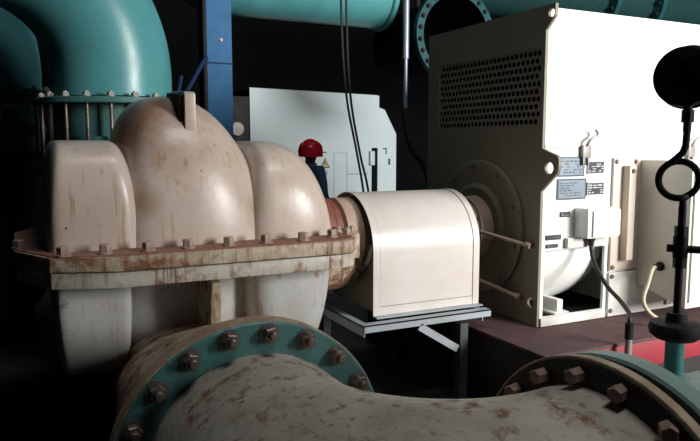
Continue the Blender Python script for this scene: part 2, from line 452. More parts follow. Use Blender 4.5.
whole('pump_plinth', MB().box(-0.2, 1.65, 3.0, 4.35, 0.0, 0.12), 'floor', 'dark concrete plinth under the cream pump', 'plinth', bevel=0.02)

# ------------------------------------------------------------------ foreground suction elbow
elb = thing('suction_elbow', 'rust-spotted grey pipe elbow in front of the pump, its near flange teal', 'pipe', (NX, 1.4, 0.0))
EX, EY = 1.25, 1.15            # end of the bend
RB = 0.60
path = [(NX, 1.955, NZ), (NX, 1.85, NZ)]
for i in range(25):
    a = PI / 2 * i / 24
    path.append((NX + RB - RB * math.cos(a), EY + RB - RB * math.sin(a), NZ))
path += [(1.26, EY, NZ)]
part('pipe_body', MB().tube(path, [0.352 + 0.044 * i / (len(path) - 1) for i in range(len(path))], 72), 'pipe', elb, 60)
fl = part('flange', MB().lathe((NX, 1.955, NZ), (0, 1, 0), [(0, 0.448), (0.006, 0.454), (0.07, 0.454), (0.075, 0.448)], 72), 'teal_dirty', elb, 30, label='teal painted flange with rusted rim')
part('flange_rim', MB().lathe((NX, 1.962, NZ), (0, 1, 0), [(0, 0.4545), (0.001, 0.4575), (0.066, 0.4575), (0.067, 0.4545)], 72, False, False), 'flange_rim', fl, label='rusty cream rim of the teal flange')
for i in range(20):
    a = 2 * PI * (i + 0.64) / 20
    if math.sin(a) < -0.35: continue
    put('stud_bolt', BOLT_PIPE, (NX + 0.417 * math.cos(a), 1.955, NZ + 0.417 * math.sin(a)), fl, (PI / 2, random.uniform(0, 1), 0))
FXL = 1.26
fr = part('flange', MB().lathe((FXL, EY, NZ), (1, 0, 0), [(0, 0.464), (0.005, 0.469), (0.033, 0.469), (0.038, 0.464)], 72), 'flange_dark', elb, 30, label='flange at the right end, its face painted dark as in shade')
part('flange_rim', MB().lathe((FXL + 0.004, EY, NZ), (1, 0, 0), [(0, 0.4685), (0.002, 0.4725), (0.029, 0.4725), (0.031, 0.4685)], 72, False, False), 'flange_rim', fr, label='cream rim of the dark flange')
for i in range(20):
    a = 2 * PI * (i + 0.5) / 20
    if math.sin(a) < -0.1: continue
    put('stud_bolt', BOLT_DARK, (FXL, EY + 0.428 * math.cos(a), NZ + 0.428 * math.sin(a)), fr, (random.uniform(0, 1), -PI / 2, 0))
part('support_leg', MB().cyl((NX + .18, EY + .2, 0.0), (NX + .18, EY + .2, 0.28), 0.10).lathe((NX + .18, EY + .2, 0), (0, 0, 1), [(0, 0.18), (0.02, 0.18)], 24), 'pipe', elb)

# pale green pipe beyond the dark flange
inl = thing('suction_pipe', 'pale green flanged pipe at the lower right corner carrying the gauge riser', 'pipe', (1.8, EY, 0.0))
part('pipe_body', MB().cyl((1.39, EY, NZ), (2.9, EY, NZ), 0.35, n=64), 'pale_green', inl, 60)
f2 = part('flange', MB().lathe((1.335, EY, NZ), (1, 0, 0), [(0, 0.46), (0.006, 0.468), (0.06, 0.468), (0.066, 0.462)], 72), 'pale_green', inl, 30)
for i in range(20):
    a = 2 * PI * (i + 0.5) / 20
    if math.sin(a) < -0.1: continue
    put('stud_bolt', BOLT_PIPE, (1.401, EY + 0.41 * math.cos(a), NZ + 0.41 * math.sin(a)), f2, ROT_PX)
part('gasket', MB().cyl((1.299, EY, NZ), (1.334, EY, NZ), 0.44, n=64), 'black_rubber', inl)
part('support_leg', MB().cyl((2.5, EY, 0.0), (2.5, EY, 0.28), 0.10).lathe((2.5, EY, 0), (0, 0, 1), [(0, 0.18), (0.02, 0.18)], 24), 'pale_green', inl)
GX, GY = 1.662, 1.25
part('gauge_stub', MB().lathe((GX, GY, 0.88), (0, 0, 1), [(0, 0.06), (0.035, 0.055), (0.05, 0.026), (0.16, 0.026), (0.17, 0.030)], 24), 'teal', inl, label='teal stub pipe under the gauge riser')

# ------------------------------------------------------------------ pressure gauge on its siphon
g = thing('pressure_gauge', 'black round pressure gauge on a looped siphon tube before the white motor', 'gauge', (GX, GY, 1.05))
part('base_flange', MB().lathe((GX, GY, 1.05), (0, 0, 1), [(0, 0.055), (0.012, 0.070), (0.03, 0.074), (0.045, 0.068), (0.05, 0.03), (0.075, 0.026)], 28), 'dark_iron', g)
part('riser', MB().cyl((GX, GY, 1.12), (GX, GY, 1.432), 0.0105, n=14), 'black', g)
ck = part('cock', MB().cyl((GX, GY, 1.285), (GX, GY, 1.345), 0.02, n=16).lathe((GX, GY, 1.345), (0, 0, 1), [(0, 0.018), (0.03, 0.018)], 6).lathe((GX, GY, 1.255), (0, 0, 1), [(0, 0.018), (0.03, 0.018)], 6), 'black', g)
vd = Vector((GX, GY, 0)).normalized()          # level direction from the hall's door side through the riser
sd = Vector((vd.y, -vd.x, 0))                  # sideways
c0 = Vector((GX, GY, 1.31))
part('cock_handle', MB().cyl(c0 - sd * 0.035, c0 + sd * 0.10, 0.011, n=12), 'black', ck)
# pigtail loop standing in the plane (sd, z)
lc = Vector((GX, GY, 1.506)) - sd * 0.014
R = 0.0515
pth = []
def L(x, z, d=0.0): pth.append(lc + sd * x + Vector((0, 0, z)) + vd * d)
L(0.014, -0.075, .012); L(0.012, -0.075, .012)
for i in range(0, 37):
    a = -PI / 2 + 0.12 - 2 * PI * 0.985 * 0 + (2 * PI) * i / 36 * 1.0
    L(R * math.cos(a), R * math.sin(a), 0.012 - 0.024 * i / 36)
loop1 = list(pth)
pth = []
for i in range(0, 31):
    a = -PI / 2 + 0.25 + (2 * PI - 0.0) * i / 30
    L(R * math.cos(a), R * math.sin(a), 0.013 - 0.026 * i / 30)
low = [lc + sd * 0.014 + Vector((0, 0, z)) + vd * 0.013 for z in (-0.08, -0.07)] + [lc + sd * 0.013 + Vector((0, 0, -0.058)) + vd * 0.013]
ring = pth[1:-9]               # about three quarters of a turn more: ends at the upper left
ring = [p for p in pth[1:]]
sip = MB()
sip.tube(low + ring[:1], 0.0095, 12)
sip.tube(ring + ring[:2], 0.0095, 14)
up = []
for i in range(9):
    a = math.radians(150 - 60 * i / 8)
    up.append(lc + sd * (R * math.cos(a)) + Vector((0, 0, R * math.sin(a))) - vd * 0.014)
up = [lc + sd * (R * math.cos(math.radians(q))) + Vector((0, 0, R * math.sin(math.radians(q)))) - vd * 0.012 for q in (165, 145, 128, 115)]
up += [lc + sd * x + Vector((0, 0, z)) - vd * 0.010 for x, z in ((-0.008, 0.060), (0.006, 0.075), (0.013, 0.095), (0.014, 0.125), (0.014, 0.16))]
sip.tube(up, 0.0095, 12)
part('siphon_loop', sip, 'black', g, 60)
gc = Vector((GX - 0.008, GY + 0.006, 1.79))
part('swivel_nut', MB().lathe((GX, GY, 1.665), (0, 0, 1), [(0, 0.0165), (0.035, 0.0165)], 6).cyl((GX, GY, 1.64), (GX, GY, 1.72), 0.011), 'dark_iron', g)
bn = Vector((-0.93, -0.36, 0)).normalized()      # the back of the case points this way
gb = part('gauge_case', MB().lathe(gc + bn * 0.0, -bn, [(-0.026, 0.074), (-0.022, 0.081), (0.0, 0.083), (0.02, 0.083), (0.021, 0.088), (0.03, 0.088), (0.032, 0.082)], 48), 'black', g, 30)
part('back_plug', MB().box(-0.018, 0.018, -0.004, 0.004, -0.006, 0.006).xf(Matrix.Translation(gc + bn * 0.027 + Vector((0, 0, 0.03))) @ Matrix.Rotation(math.atan2(bn.y, bn.x) + PI / 2, 4, 'Z')), 'void', gb)
dl = part('dial', MB().lathe(gc - bn * 0.0325, -bn, [(0, 0.078), (0.001, 0.078)], 40), 'plate_light', gb, label='white dial on the far side')
part('stem', MB().cyl((GX, GY, 1.70), (GX - 0.008, GY, 1.715), 0.012), 'black', g)

# ------------------------------------------------------------------ coupling guard and its stand
gd = thing('coupling_guard', 'white arched sheet-metal guard over the coupling between pump and motor', 'guard', (2.14, SY, 0.6))
HW, AZ = 0.335, 0.978
def arch(hw, n=28, zb=0.605, az=AZ):
    pts = [(SY - hw, zb)] + [(SY - hw * math.cos(PI * i / n), az + hw * math.sin(PI * i / n)) for i in range(n + 1)] + [(SY + hw, zb)]
    return pts
def shell(x0, x1, hw0, hw1, n=28, zb=0.605):
    a, b = arch(hw0, n, zb), arch(hw1, n, zb)
    return a + list(reversed(b))
part('hood', MB().prism(shell(0, 0, HW, HW - 0.004), [], 'x', 1.82, 2.54), 'guard', gd, 40)
part('end_band', MB().prism(shell(0, 0, HW + 0.004, HW), [], 'x', 1.80, 1.845), 'guard', gd, 40)
part('end_band', MB().prism(shell(0, 0, HW + 0.004, HW), [], 'x', 2.515, 2.56), 'guard', gd, 40)
part('seam', MB().prism(shell(0, 0, HW + 0.0015, HW - 0.001, zb=0.66), [], 'x', 2.511, 2.515), 'guard_seam', gd)
part('seam', MB().prism(shell(0, 0, HW + 0.0015, HW - 0.001, zb=0.66), [], 'x', 1.845, 1.848), 'guard_seam', gd)
part('bottom_seam', MB().box(1.85, 2.511, SY - HW - 0.0015, SY - HW, 0.655, 0.659), 'guard_seam', gd)
part('foot_flange', MB().box(1.80, 2.56, SY - HW - 0.05, SY - HW, 0.598, 0.606), 'stand', gd)
part('foot_flange', MB().box(1.80, 2.56, SY + HW, SY + HW + 0.05, 0.598, 0.606), 'stand', gd)
part('end_plate', MB().prism(arch(HW - 0.004), [circ(SY, SZ, 0.24, 32)], 'x', 1.85, 1.856), 'olive', gd)
part('end_plate', MB().prism(arch(HW - 0.004), [circ(SY, SZ, 0.24, 32)], 'x', 2.50, 2.506), 'olive', gd)
cpl = thing('shaft_coupling', 'steel shaft coupling inside the white arched guard', 'coupling', (2.2, SY, SZ))
part('hub', MB().lathe((2.02, SY, SZ), (1, 0, 0), [(0, 0.09), (0.13, 0.09), (0.131, 0.17), (0.19, 0.17)], 32), 'dark_iron', cpl)
part('hub', MB().lathe((2.212, SY, SZ), (1, 0, 0), [(0, 0.17), (0.06, 0.17), (0.061, 0.09), (0.26, 0.09)], 32), 'dark_iron', cpl)

st = thing('guard_stand', 'blue-grey angle-iron stand carrying the white coupling guard', 'stand', (2.1, SY, 0.0))
for y in (3.20, 4.08):
    part('rail', MB().box(1.67, 2.55, y, y + 0.006, 0.555, 0.597).box(1.67, 2.55, y, y + 0.06, 0.590, 0.597), 'stand', st)
for x in (1.67, 2.49):
    part('cross_rail', MB().box(x, x + 0.006, 3.208, 4.08, 0.53, 0.589).box(x, x + 0.05, 3.208, 4.08, 0.582, 0.589), 'stand', st)
for x, y in ((2.33, 3.208), (2.33, 4.06), (1.80, 4.06)):
    part('leg', MB().box(x, x + 0.055, y, y + 0.006, 0.0, 0.53).box(x, x + 0.006, y + .006, y + 0.055, 0.0, 0.53), 'stand_shaded', st)
br = MB().box(-0.16, 0.16, -0.004, 0.004, -0.022, 0.022).xf(Matrix.Translation((2.17, 3.204, 0.465)) @ Matrix.Rotation(math.radians(32), 4, 'Y'))
part('brace', br, 'stand', st)

# ------------------------------------------------------------------ motor on its base
MX, MY0, MY1, MZ0, MZ1 = 2.816, 3.085, 4.35, 0.48, 2.418
ML = 5.1
base = thing('motor_base', 'red painted base block under the white motor, dusty maroon on top', 'base', (3.9, 3.7, 0.0))
part('block', MB().box(2.475, 5.4, 2.66, 4.7, 0.0, 0.455), 'base_side', base, bevel=0.012)
part('front_channel', MB().box(2.48, 5.39, 2.63, 2.66, 0.30, 0.455), 'red_base', base, bevel=0.004, label='bright red front channel')
part('top_plate', MB().box(2.465, 5.41, 2.625, 4.71, 0.455, 0.475), 'base_top', base, bevel=0.004, label='dusty maroon top plate')

mot = thing('electric_motor', 'large white electric motor with perforated grey end on the red base', 'motor', (MX, SY, 0.475))
# end plate with its ears and hole
out = [(MY0 + .001, MZ0), (MY0 + .001, 1.325), (2.955, 1.44), (2.945, 1.47), (2.945, 1.52), (2.96, 1.545), (3.03, 1.565), (MY0 + .001, 1.585),
       (MY0 + .001, 2.285), (3.015, 2.355), (3.012, 2.425), (MY1, 2.425), (MY1, MZ0)]
GY0, GY1, GZ0, GZ1 = 3.12, 4.20, 1.715, 2.19
gr_out = [(GY0, GZ0), (GY1, GZ0), (GY1, GZ1), (GY0, GZ1)]
part('end_plate', MB().prism(out, [circ(3.024, 1.469, 0.036, 18), circ(3.045, 2.375, 0.026, 14), circ(3.150, 0.622, 0.032, 16), gr_out], 'x', MX, MX + 0.02), 'olive', mot, label='grey-olive end plate with lifting ears')
holes = []
ny, nz = 25, 10
dy, dz = (GY1 - GY0 - 0.02) / ny, (GZ1 - GZ0 - 0.02) / nz
for j in range(nz):
    for i in range(ny):
        yy = GY0 + 0.01 + dy * (i + (0.25 if j % 2 else 0.75))
        holes.append(circ(yy, GZ0 + 0.01 + dz * (j + 0.5), 0.0185, 8))
part('perforated_grille', MB().prism(gr_out, holes, 'x', MX + 0.006, MX + 0.012), 'olive', mot, label='perforated sheet over the air inlet')
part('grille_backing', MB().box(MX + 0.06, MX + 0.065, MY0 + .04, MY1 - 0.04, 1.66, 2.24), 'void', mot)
# upper cooler box: side panels, top
part('cooler_side', MB().box(MX + 0.02, ML, MY0, MY0 + 0.02, 1.60, MZ1), 'white', mot, bevel=0.004)
part('cooler_top', MB().box(MX + 0.02, ML, MY0 + .02, MY1, MZ1 - 0.02, MZ1), 'white', mot)
part('cooler_side', MB().box(MX + 0.02, ML, MY1 - 0.02, MY1, 1.60, MZ1 - .02), 'white', mot)
part('rear_plate', MB().box(ML, ML + 0.02, MY0, MY1, MZ0, MZ1), 'white', mot)
part('cooler_floor', MB().box(MX + 0.02, ML, MY0 + .02, MY1 - .02, 1.60, 1.62), 'olive', mot)
# lower frame
low_out = [(MX + 0.02, MZ0), (ML, MZ0), (ML, 1.590), (MX + 0.02, 1.590)]
win = [(MX + 0.045, 0.535), (3.375, 0.535), (3.375, 0.955), (MX + 0.045, 0.955)]
part('frame_side', MB().prism(low_out, [win], 'y', MY0 + 0.002, MY0 + 0.022), 'white', mot, label='white lower side of the motor frame with an open bay')
part('frame_side', MB().box(MX + 0.02, ML, MY1 - 0.022, MY1 - .002, MZ0, 1.59), 'white', mot)
part('bottom_rail', MB().box(MX + 0.02, 3.385, MY0 - 0.015, MY0 + .002, MZ0, 0.532), 'white_dirty', mot, bevel=0.004)
part('bay_floor', MB().box(MX + 0.022, 3.70, MY0 + 0.024, MY1 - 0.024, MZ0, 0.50), 'dark_iron', mot)
part('bay_wall', MB().box(3.70, 3.72, MY0 + 0.024, MY1 - .024, MZ0, 1.59), 'white_dirty', mot)
# the round stator body seen through the bay
prof = [(0, 0.51), (0.36, 0.51), (0.48, 0.495), (0.60, 0.455), (0.70, 0.39), (0.78, 0.30), (0.83, 0.2), (0.85, 0.08)]
part('stator_body', MB().lathe((MX + 0.03, SY - 0.045, SZ - 0.03), (1, 0, 0), prof, 56), 'white', mot, 60, label='rounded white stator body inside the open bay')
part('stator_foot', MB().box(3.09, 3.14, 3.20, 3.36, 0.50, 0.60).box(3.05, 3.18, 3.18, 3.38, 0.50, 0.52), 'white', mot, bevel=0.008)
# end shield and bearing hub at the coupling end
es = part('end_shield', MB().lathe((MX, SY, SZ), (-1, 0, 0), [(0, 0.455), (0.022, 0.455), (0.028, 0.445), (0.03, 0.30), (0.05, 0.27)], 64), 'olive', mot, 30)
for i in range(10):
    a = 2 * PI * (i + 0.35) / 10
    put('small_bolt', BOLT_SMALL, (MX - 0.03, SY + 0.41 * math.cos(a), SZ + 0.41 * math.sin(a)), es, ROT_NX)
hb = part('bearing_hub', MB().lathe((MX - 0.05, SY, SZ), (-1, 0, 0), [(0, 0.215), (0.09, 0.205), (0.095, 0.19), (0.16, 0.18), (0.18, 0.165), (0.185, 0.06), (0.285, 0.06)], 40), 'hub_tan', mot, 30)
for i in range(8):
    a = 2 * PI * (i + 0.5) / 8
    put('small_bolt', BOLT_SMALL, (MX - 0.145, SY + 0.192 * math.cos(a), SZ + 0.192 * math.sin(a)), hb, ROT_NX)
for (p, q) in (((2.66, 3.47, 1.045), (2.79, 3.15, 0.985)), ((2.66, 3.62, 0.735), (2.79, 3.235, 0.645))):
    r_ = part('tie_rod', MB().tube([p, q], 0.013, 12).lathe(q, Vector(q) - Vector(p), [(-0.02, 0.02), (0.01, 0.02)], 10), 'hub_tan', mot)
# seam and screws on the side
part('seam_strip', MB().box(MX + 0.02, ML, MY0 - 0.004, MY0, 1.592, 1.604), 'white_dirty', mot)
pn = part('access_panel', MB().box(3.405, 3.985, MY0 - 0.018, MY0 + .002, 0.785, 1.525), 'tan_panel', mot, bevel=0.003, label='bolted upper access panel')
part('access_panel', MB().box(3.405, 3.985, MY0 - 0.018, MY0 + .002, 0.462 + .02, 0.775), 'white_dirty', mot, bevel=0.003, label='bolted lower access panel')
for x, z in ((3.425, 1.50), (3.60, 1.50), (3.425, 1.15), (3.425, 0.81), (3.425, 0.75), (3.425, 0.52), (3.95, 0.52)):
    put('small_bolt', BOLT_SMALL, (x, MY0 - 0.018, z), mot, ROT_NY)
part('cable_duct', MB().box(3.485, 3.545, MY0 - 0.075, MY0 - 0.018, 0.86, 1.475), 'tan_panel', mot, bevel=0.006, label='slim vertical duct beside the terminal box')
put('small_bolt', BOLT_SMALL, (3.515, MY0 - 0.075, 1.44), mot, ROT_NY)
# name plates with rows of small marks
def nameplate(x0, x1, z0, z1, mat, ink, rows, seed, border=True):
    p = part('nameplate', MB().box(x0, x1, MY0 - 0.006, MY0 + .001, z0, z1), mat, mot)
    rnd = random.Random(seed)
    b = MB()
    y = MY0 - 0.0066
    m = (x1 - x0) * 0.08
    h = (z1 - z0 - 2 * m) / rows
    if border:
        for (a, c, d, e) in ((x0 + m * .3, x1 - m * .3, z0 + m * .05, z0 + m * .5), (x0 + m * .3, x1 - m * .3, z1 - m * .5, z1 - m * .05), (x0 + m * .05, x0 + m * .5, z0 + m * .5, z1 - m * .5), (x1 - m * .5, x1 - m * .05, z0 + m * .5, z1 - m * .5)):
            b.box(a, c, y, MY0 - .006, d, e)
    for r in range(rows):
        x = x0 + m
        while x < x1 - 2 * m:
            w = min(rnd.uniform(0.012, 0.04), x1 - m - x)
            if rnd.random() < 0.75:
                b.box(x, x + w, y, MY0 - 0.006, z0 + m + h * (r + 0.25), z0 + m + h * (r + 0.25 + rnd.uniform(.3, .55)))
            x += w + 0.009
    part('plate_marks', b, ink, p)
    return p
nameplate(2.945, 3.16, 1.412, 1.533, 'plate_blue', 'plate_ink', 5, 1)
nameplate(2.942, 3.18, 1.268, 1.398, 'plate_blue', 'plate_ink', 6, 2)
nameplate(3.186, 3.33, 1.424, 1.506, 'plate_dark', 'plate_light', 4, 3)
nameplate(3.190, 3.336, 1.288, 1.372, 'plate_dark', 'plate_light', 4, 4)
nameplate(2.975, 3.055, 1.160, 1.193, 'plate_dark', 'plate_blue', 2, 5, False)
nameplate(2.865, 2.985, 1.022, 1.052, 'plate_dark', 'plate_blue', 2, 6, False)
nameplate(2.868, 2.962, 0.972, 0.999 - .004, 'plate_dark', 'plate_blue', 1, 7, False)
# small junction box
jb = part('junction_box', MB().box(3.095, 3.365, MY0 - 0.115, MY0, 1.03, 1.215), 'white', mot, bevel=0.008)
part('box_lid', MB().box(3.13, 3.36, MY0 - 0.128, MY0 - 0.116, 1.04, 1.205), 'white', jb, bevel=0.006)
part('box_bracket', MB().box(3.02, 3.37, MY0 - 0.03, MY0, 0.965, 1.028), 'white_dirty', jb, bevel=0.004)
part('cable_gland', MB().lathe((3.185, MY0 - 0.06, 1.03), (0, 0, -1), [(0, 0.026), (0.02, 0.026), (0.021, 0.02), (0.055, 0.017)], 12), 'dark_iron', jb)
# hook shackles at the seam
for hx, hz in ((3.155, 1.60), (4.13, 1.60)):
    h = MB().box(hx - 0.035, hx + 0.03, MY0 - 0.03, MY0 - 0.004, hz - 0.075, hz + 0.005)
    h.box(hx - 0.03, hx - 0.018, MY0 - 0.028, MY0 - 0.006, hz - 0.12, hz - 0.075).box(hx + 0.01, hx + 0.022, MY0 - 0.028, MY0 - 0.006, hz - 0.12, hz - 0.075)
    h.tube([(hx - 0.01, MY0 - 0.03, hz), (hx + 0.0, MY0 - 0.045, hz + 0.035), (hx + 0.03, MY0 - 0.05, hz + 0.055), (hx + 0.055, MY0 - 0.05, hz + 0.062), (hx + 0.06, MY0 - 0.05, hz + 0.085), (hx + 0.04, MY0 - 0.05, hz + 0.098)], 0.009, 8)
    part('hook_latch', h, 'galv', mot, bevel=0.002, label='galvanised hook latch on the seam')
# big terminal box
TX = 3.65
tb = part('terminal_box', MB().prism([(MY0 - .018, 0.69), (2.69, 0.59), (2.69, 1.51), (MY0 - .018, 1.51)], [], 'x', TX, 4.55), 'box_tan', mot, bevel=0.006, label='large terminal box standing out from the side')
part('box_lid', MB().box(TX + 0.02, 4.53, 2.676, 2.69, 0.63, 1.49), 'white', tb, bevel=0.004)
part('cable_gland', MB().lathe((TX, 2.88, 0.83), (-1, 0, 0), [(0, 0.03), (0.012, 0.03), (0.013, 0.02), (0.05, 0.018)], 14), 'dark_iron', tb)
vt = MB()
for k in range(5):
    vt.box(4.02, 4.5, MY0 - 0.012, MY0 + .002, 0.50 + 0.03 * k, 0.515 + 0.03 * k)
part('vent_louvres', vt, 'white_dirty', mot)

# cords from the boxes
def smooth(P, n=8):
    P = [Vector(p) for p in P]
    Q = [P[0] * 2 - P[1]] + P + [P[-1] * 2 - P[-2]]
    o = []
    for i in range(1, len(Q) - 2):
        for k in range(n):
            t = k / n
            a, b, c, d = Q[i - 1:i + 3]
            o.append(0.5 * ((2 * b) + (c - a) * t + (2 * a - 5 * b + 4 * c - d) * t * t + (3 * b - a - 3 * c + d) * t ** 3))
    o.append(P[-1])
    return o
whole('flexible_conduit', MB().tube(smooth([(3.185, MY0 - .06, 0.972), (3.18, 3.00, 0.90), (3.165, 2.94, 0.83), (3.17, 2.86, 0.74), (3.15, 2.75, 0.685), (3.08, 2.62, 0.645), (3.02, 2.565, 0.635), (3.015, 2.56, 0.61)]), 0.013, 12), 'black_rubber', 'dark flexible conduit hanging from the small junction box down to the conduit stub', 'cable')
cs = thing('conduit_stub', 'short dark conduit stub standing up before the red motor base', 'conduit', (3.015, 2.56, 0.0))
part('pipe_body', MB().cyl((3.015, 2.56, 0.0), (3.015, 2.56, 0.585), 0.02), 'galv', cs)
part('collar', MB().cyl((3.015, 2.56, 0.52), (3.015, 2.56, 0.608), 0.024, n=12), 'black', cs)
whole('cream_cord', MB().tube(smooth([(TX - .05, 2.88, 0.83), (3.55, 2.86, 0.82), (3.47, 2.82, 0.75), (3.41, 2.80, 0.65), (3.44, 2.77, 0.57), (3.52, 2.72, 0.515), (3.60, 2.66, 0.490), (3.72, 2.65, 0.489)]), 0.0125, 12), 'cream_cord', 'cream cord looping from the large terminal box down to the red base', 'cable')

# ------------------------------------------------------------------ discharge risers (teal elbows with tie rods)
def discharge(label, group):
    DX, DY, DR = 0.6, 5.0, 0.405
    d = thing('discharge_elbow', label, 'pipe', (DX, DY, 0.0), 0, group)
    bc = (-0.28, 2.08); RBd = 0.875
    pp = [(DX, DY, 1.93), (DX, DY, 2.08)]
    for i in range(1, 25):
        a = PI / 2 * i / 24
        pp.append((bc[0] + RBd * math.cos(a), DY, bc[1] + RBd * math.sin(a)))
    pp[1] = (bc[0] + RBd, DY, 2.08); pp[0] = (bc[0] + RBd, DY, 1.93)
    pp += [(-3.2, DY, bc[1] + RBd)]
    part('elbow', MB().tube(pp, DR, 56), 'teal', d, 60)
    f = part('flange', MB().lathe((DX, DY, 1.875), (0, 0, 1), [(0, 0.525), (0.005, 0.53), (0.035, 0.53), (0.04, 0.525)], 64), 'teal_dirty', d)
    part('lower_flange', MB().lathe((DX, DY, 1.40), (0, 0, 1), [(0, 0.53), (0.05, 0.53)], 64), 'dark_iron', d)
    bl = [(1.45, 0.40), (1.58, 0.40), (1.585, 0.43), (1.66, 0.43), (1.665, 0.40), (1.876, 0.40)]
    part('slip_sleeve', MB().lathe((DX, DY, 0), (0, 0, 1), bl, 48), 'teal_dirty', d, 40)
    pd = [(DX, DY, 1.40), (DX, DY, 1.15)]
    for i in range(1, 13):
        a = PI / 2 * i / 12
        pd.append((DX, DY - 0.55 + 0.55 * math.cos(a), 1.15 - 0.55 * math.sin(a)))
    pd.append((DX, DY - 0.62, 0.60))
    part('lower_elbow', MB().tube(pd, 0.38, 40), 'dark_iron', d, 60)
    for i in range(20):
        a = 2 * PI * (i + 0.5) / 20
        if math.sin(a) > 0.35: continue
        x, y = DX + 0.475 * math.cos(a), DY + 0.475 * math.sin(a)
        b = put('flange_bolt', BOLT_BRIGHT, (x, y, 1.915), f)
        put('tie_rod', ROD, (x, y, 1.40), d)
    part('saddle', MB().box(DX - .25, DX + .25, DY - .3, DY + .2, 0, .3), 'floor', d)
    return d
ROD = mesh_of('tie_rod', MB().cyl((0, 0, 0.0), (0, 0, 0.49), 0.012, n=12), 'bolt')
d1 = discharge('big teal pipe elbow with a bolted flange rising behind the pump', 'teal discharge elbows')
d2 = copy_tree(d1)
d2.location = (-0.22, 6.35, 0.0)
d2.scale = (1, 1, 1.07)
d2['label'] = 'dim teal elbow at the left edge, half hidden behind the larger one'

# ------------------------------------------------------------------ blue steel stanchion
col = thing('steel_stanchion', 'bright blue steel H-section stanchion standing behind the middle dome', 'stanchion', (1.78, 6.6, 0.0))
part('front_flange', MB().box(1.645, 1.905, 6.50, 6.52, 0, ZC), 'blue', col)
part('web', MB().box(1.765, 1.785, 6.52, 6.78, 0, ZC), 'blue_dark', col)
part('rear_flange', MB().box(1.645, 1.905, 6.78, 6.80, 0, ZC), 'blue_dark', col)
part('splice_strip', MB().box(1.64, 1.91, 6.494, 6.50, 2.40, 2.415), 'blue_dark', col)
for z in (2.63, 1.55, 3.4):
    put('small_bolt', BOLT_SMALL, (1.80, 6.50, z), col, ROT_NY)
part('base_plate', MB().box(1.55, 2.0, 6.4, 6.9, 0, 0.03), 'blue_dark', col)
whole('cable_conduit', MB().tube([(1.60, 6.36, ZC), (1.60, 6.36, 0.0)], 0.022, 10), 'dark_iron', 'thin dark conduit running down the left edge of the blue stanchion', 'conduit')
hl = thing('blue_lever', 'dark blue lever bars leaning up beside the blue stanchion', 'lever', (1.38, 6.0, 0.0))
part('bar', MB().tube([(1.28, 6.0, 1.98), (1.50, 6.0, 2.36), (1.53, 6.0, 2.39)], 0.02, 10), 'blue_dark', hl)
part('bar', MB().tube([(1.24, 6.02, 1.95), (1.30, 6.02, 2.22)], 0.018, 10), 'blue_dark', hl)
part('post', MB().cyl((1.26, 6.01, 0), (1.26, 6.01, 2.0), 0.03), 'blue_dark', hl)

# ------------------------------------------------------------------ far motor with chamfered end
fm = thing('electric_motor', 'pale blue-white far motor with one cut-off corner behind the worker', 'motor', (2.88, 9.0, 0.0), math.radians(6))
W = 2.42
front = [(0, 0.12), (W, 0.12), (W, 1.79), (2.20, 2.17), (2.10, 2.20), (2.10, 2.38), (2.04, 2.39), (0, 2.41)]
part('front_cover', MB().prism(front, [[(1.965, 0.5), (2.075, 0.5), (2.075, 1.57), (1.965, 1.57)]], 'y', 0, 0.03), 'far_white', fm, local=True)
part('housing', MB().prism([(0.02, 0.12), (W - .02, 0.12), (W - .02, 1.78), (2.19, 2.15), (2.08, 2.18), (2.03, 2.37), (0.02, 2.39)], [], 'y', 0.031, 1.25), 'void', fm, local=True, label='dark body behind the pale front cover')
part('plinth', MB().box(-0.05, W + .05, -0.05, 1.3, 0, 0.12), 'floor', fm, local=True)
dr = part('inspection_door', MB().prism([(1.30, 0.4), (1.53, 0.4), (1.53, 1.50), (1.30, 1.50)], [[(1.308, 0.408), (1.522, 0.408), (1.522, 1.492), (1.308, 1.492)]], 'y', -0.004, 0).box(1.53, 1.9, -.004, 0, 1.16, 1.175).box(1.53, 1.9, -.004, 0, .85, .865), 'conduit', fm, local=True)
part('switch', MB().box(1.915, 1.995, -0.05, 0, 1.30, 1.52), 'far_white', fm, bevel=0.008, local=True)
part('small_label', MB().prism([(2.17, 1.57), (2.24, 1.57), (2.24, 1.47), (2.22, 1.47), (2.22, 1.55), (2.17, 1.55)], [], 'y', -0.004, 0), 'plate_ink', fm, local=True)
part('small_label', MB().box(2.27, 2.31, -0.004, 0, 1.30, 1.40), 'plate_ink', fm, local=True)
fm.scale = (1.045, 1, 1)
tr = part('warning_sign', MB().prism([(1.075, 1.27), (1.235, 1.27), (1.155, 1.42)], [], 'y', -0.006, -0.001), 'plate_ink', fm, local=True, label='triangular warning sign')
part('sign_face', MB().prism([(1.098, 1.284), (1.212, 1.284), (1.155, 1.391)], [], 'y', -0.008, -0.006), 'sign_yellow', tr, local=True)
part('sign_mark', MB().prism([(1.150, 1.365), (1.140, 1.33), (1.153, 1.33), (1.145, 1.295), (1.170, 1.337), (1.157, 1.337), (1.163, 1.365)], [], 'y', -0.0095, -0.008), 'plate_ink', tr, local=True)
part('small_label', MB().box(1.125, 1.19, -0.004, 0, 1.16, 1.23), 'plate_blue', fm, local=True)
cb = thing('control_cabinet', 'black control cabinet left of the far white motor with a grey round dial', 'cabinet', (2.66, 8.95, 0.0))
part('body', MB().box(2.44, 2.80, 8.78, 9.2, 0, 2.27), 'black', cb, bevel=0.01)
part('dial', MB().lathe((2.62, 8.78, 1.83), (0, -1, 0), [(0, 0.095), (0.03, 0.095), (0.035, 0.088)], 32).lathe((2.60, 8.745, 1.83), (0, -1, 0), [(0, 0.012), (0.01, 0.012)], 12), 'galv', cb, label='pale round dial')

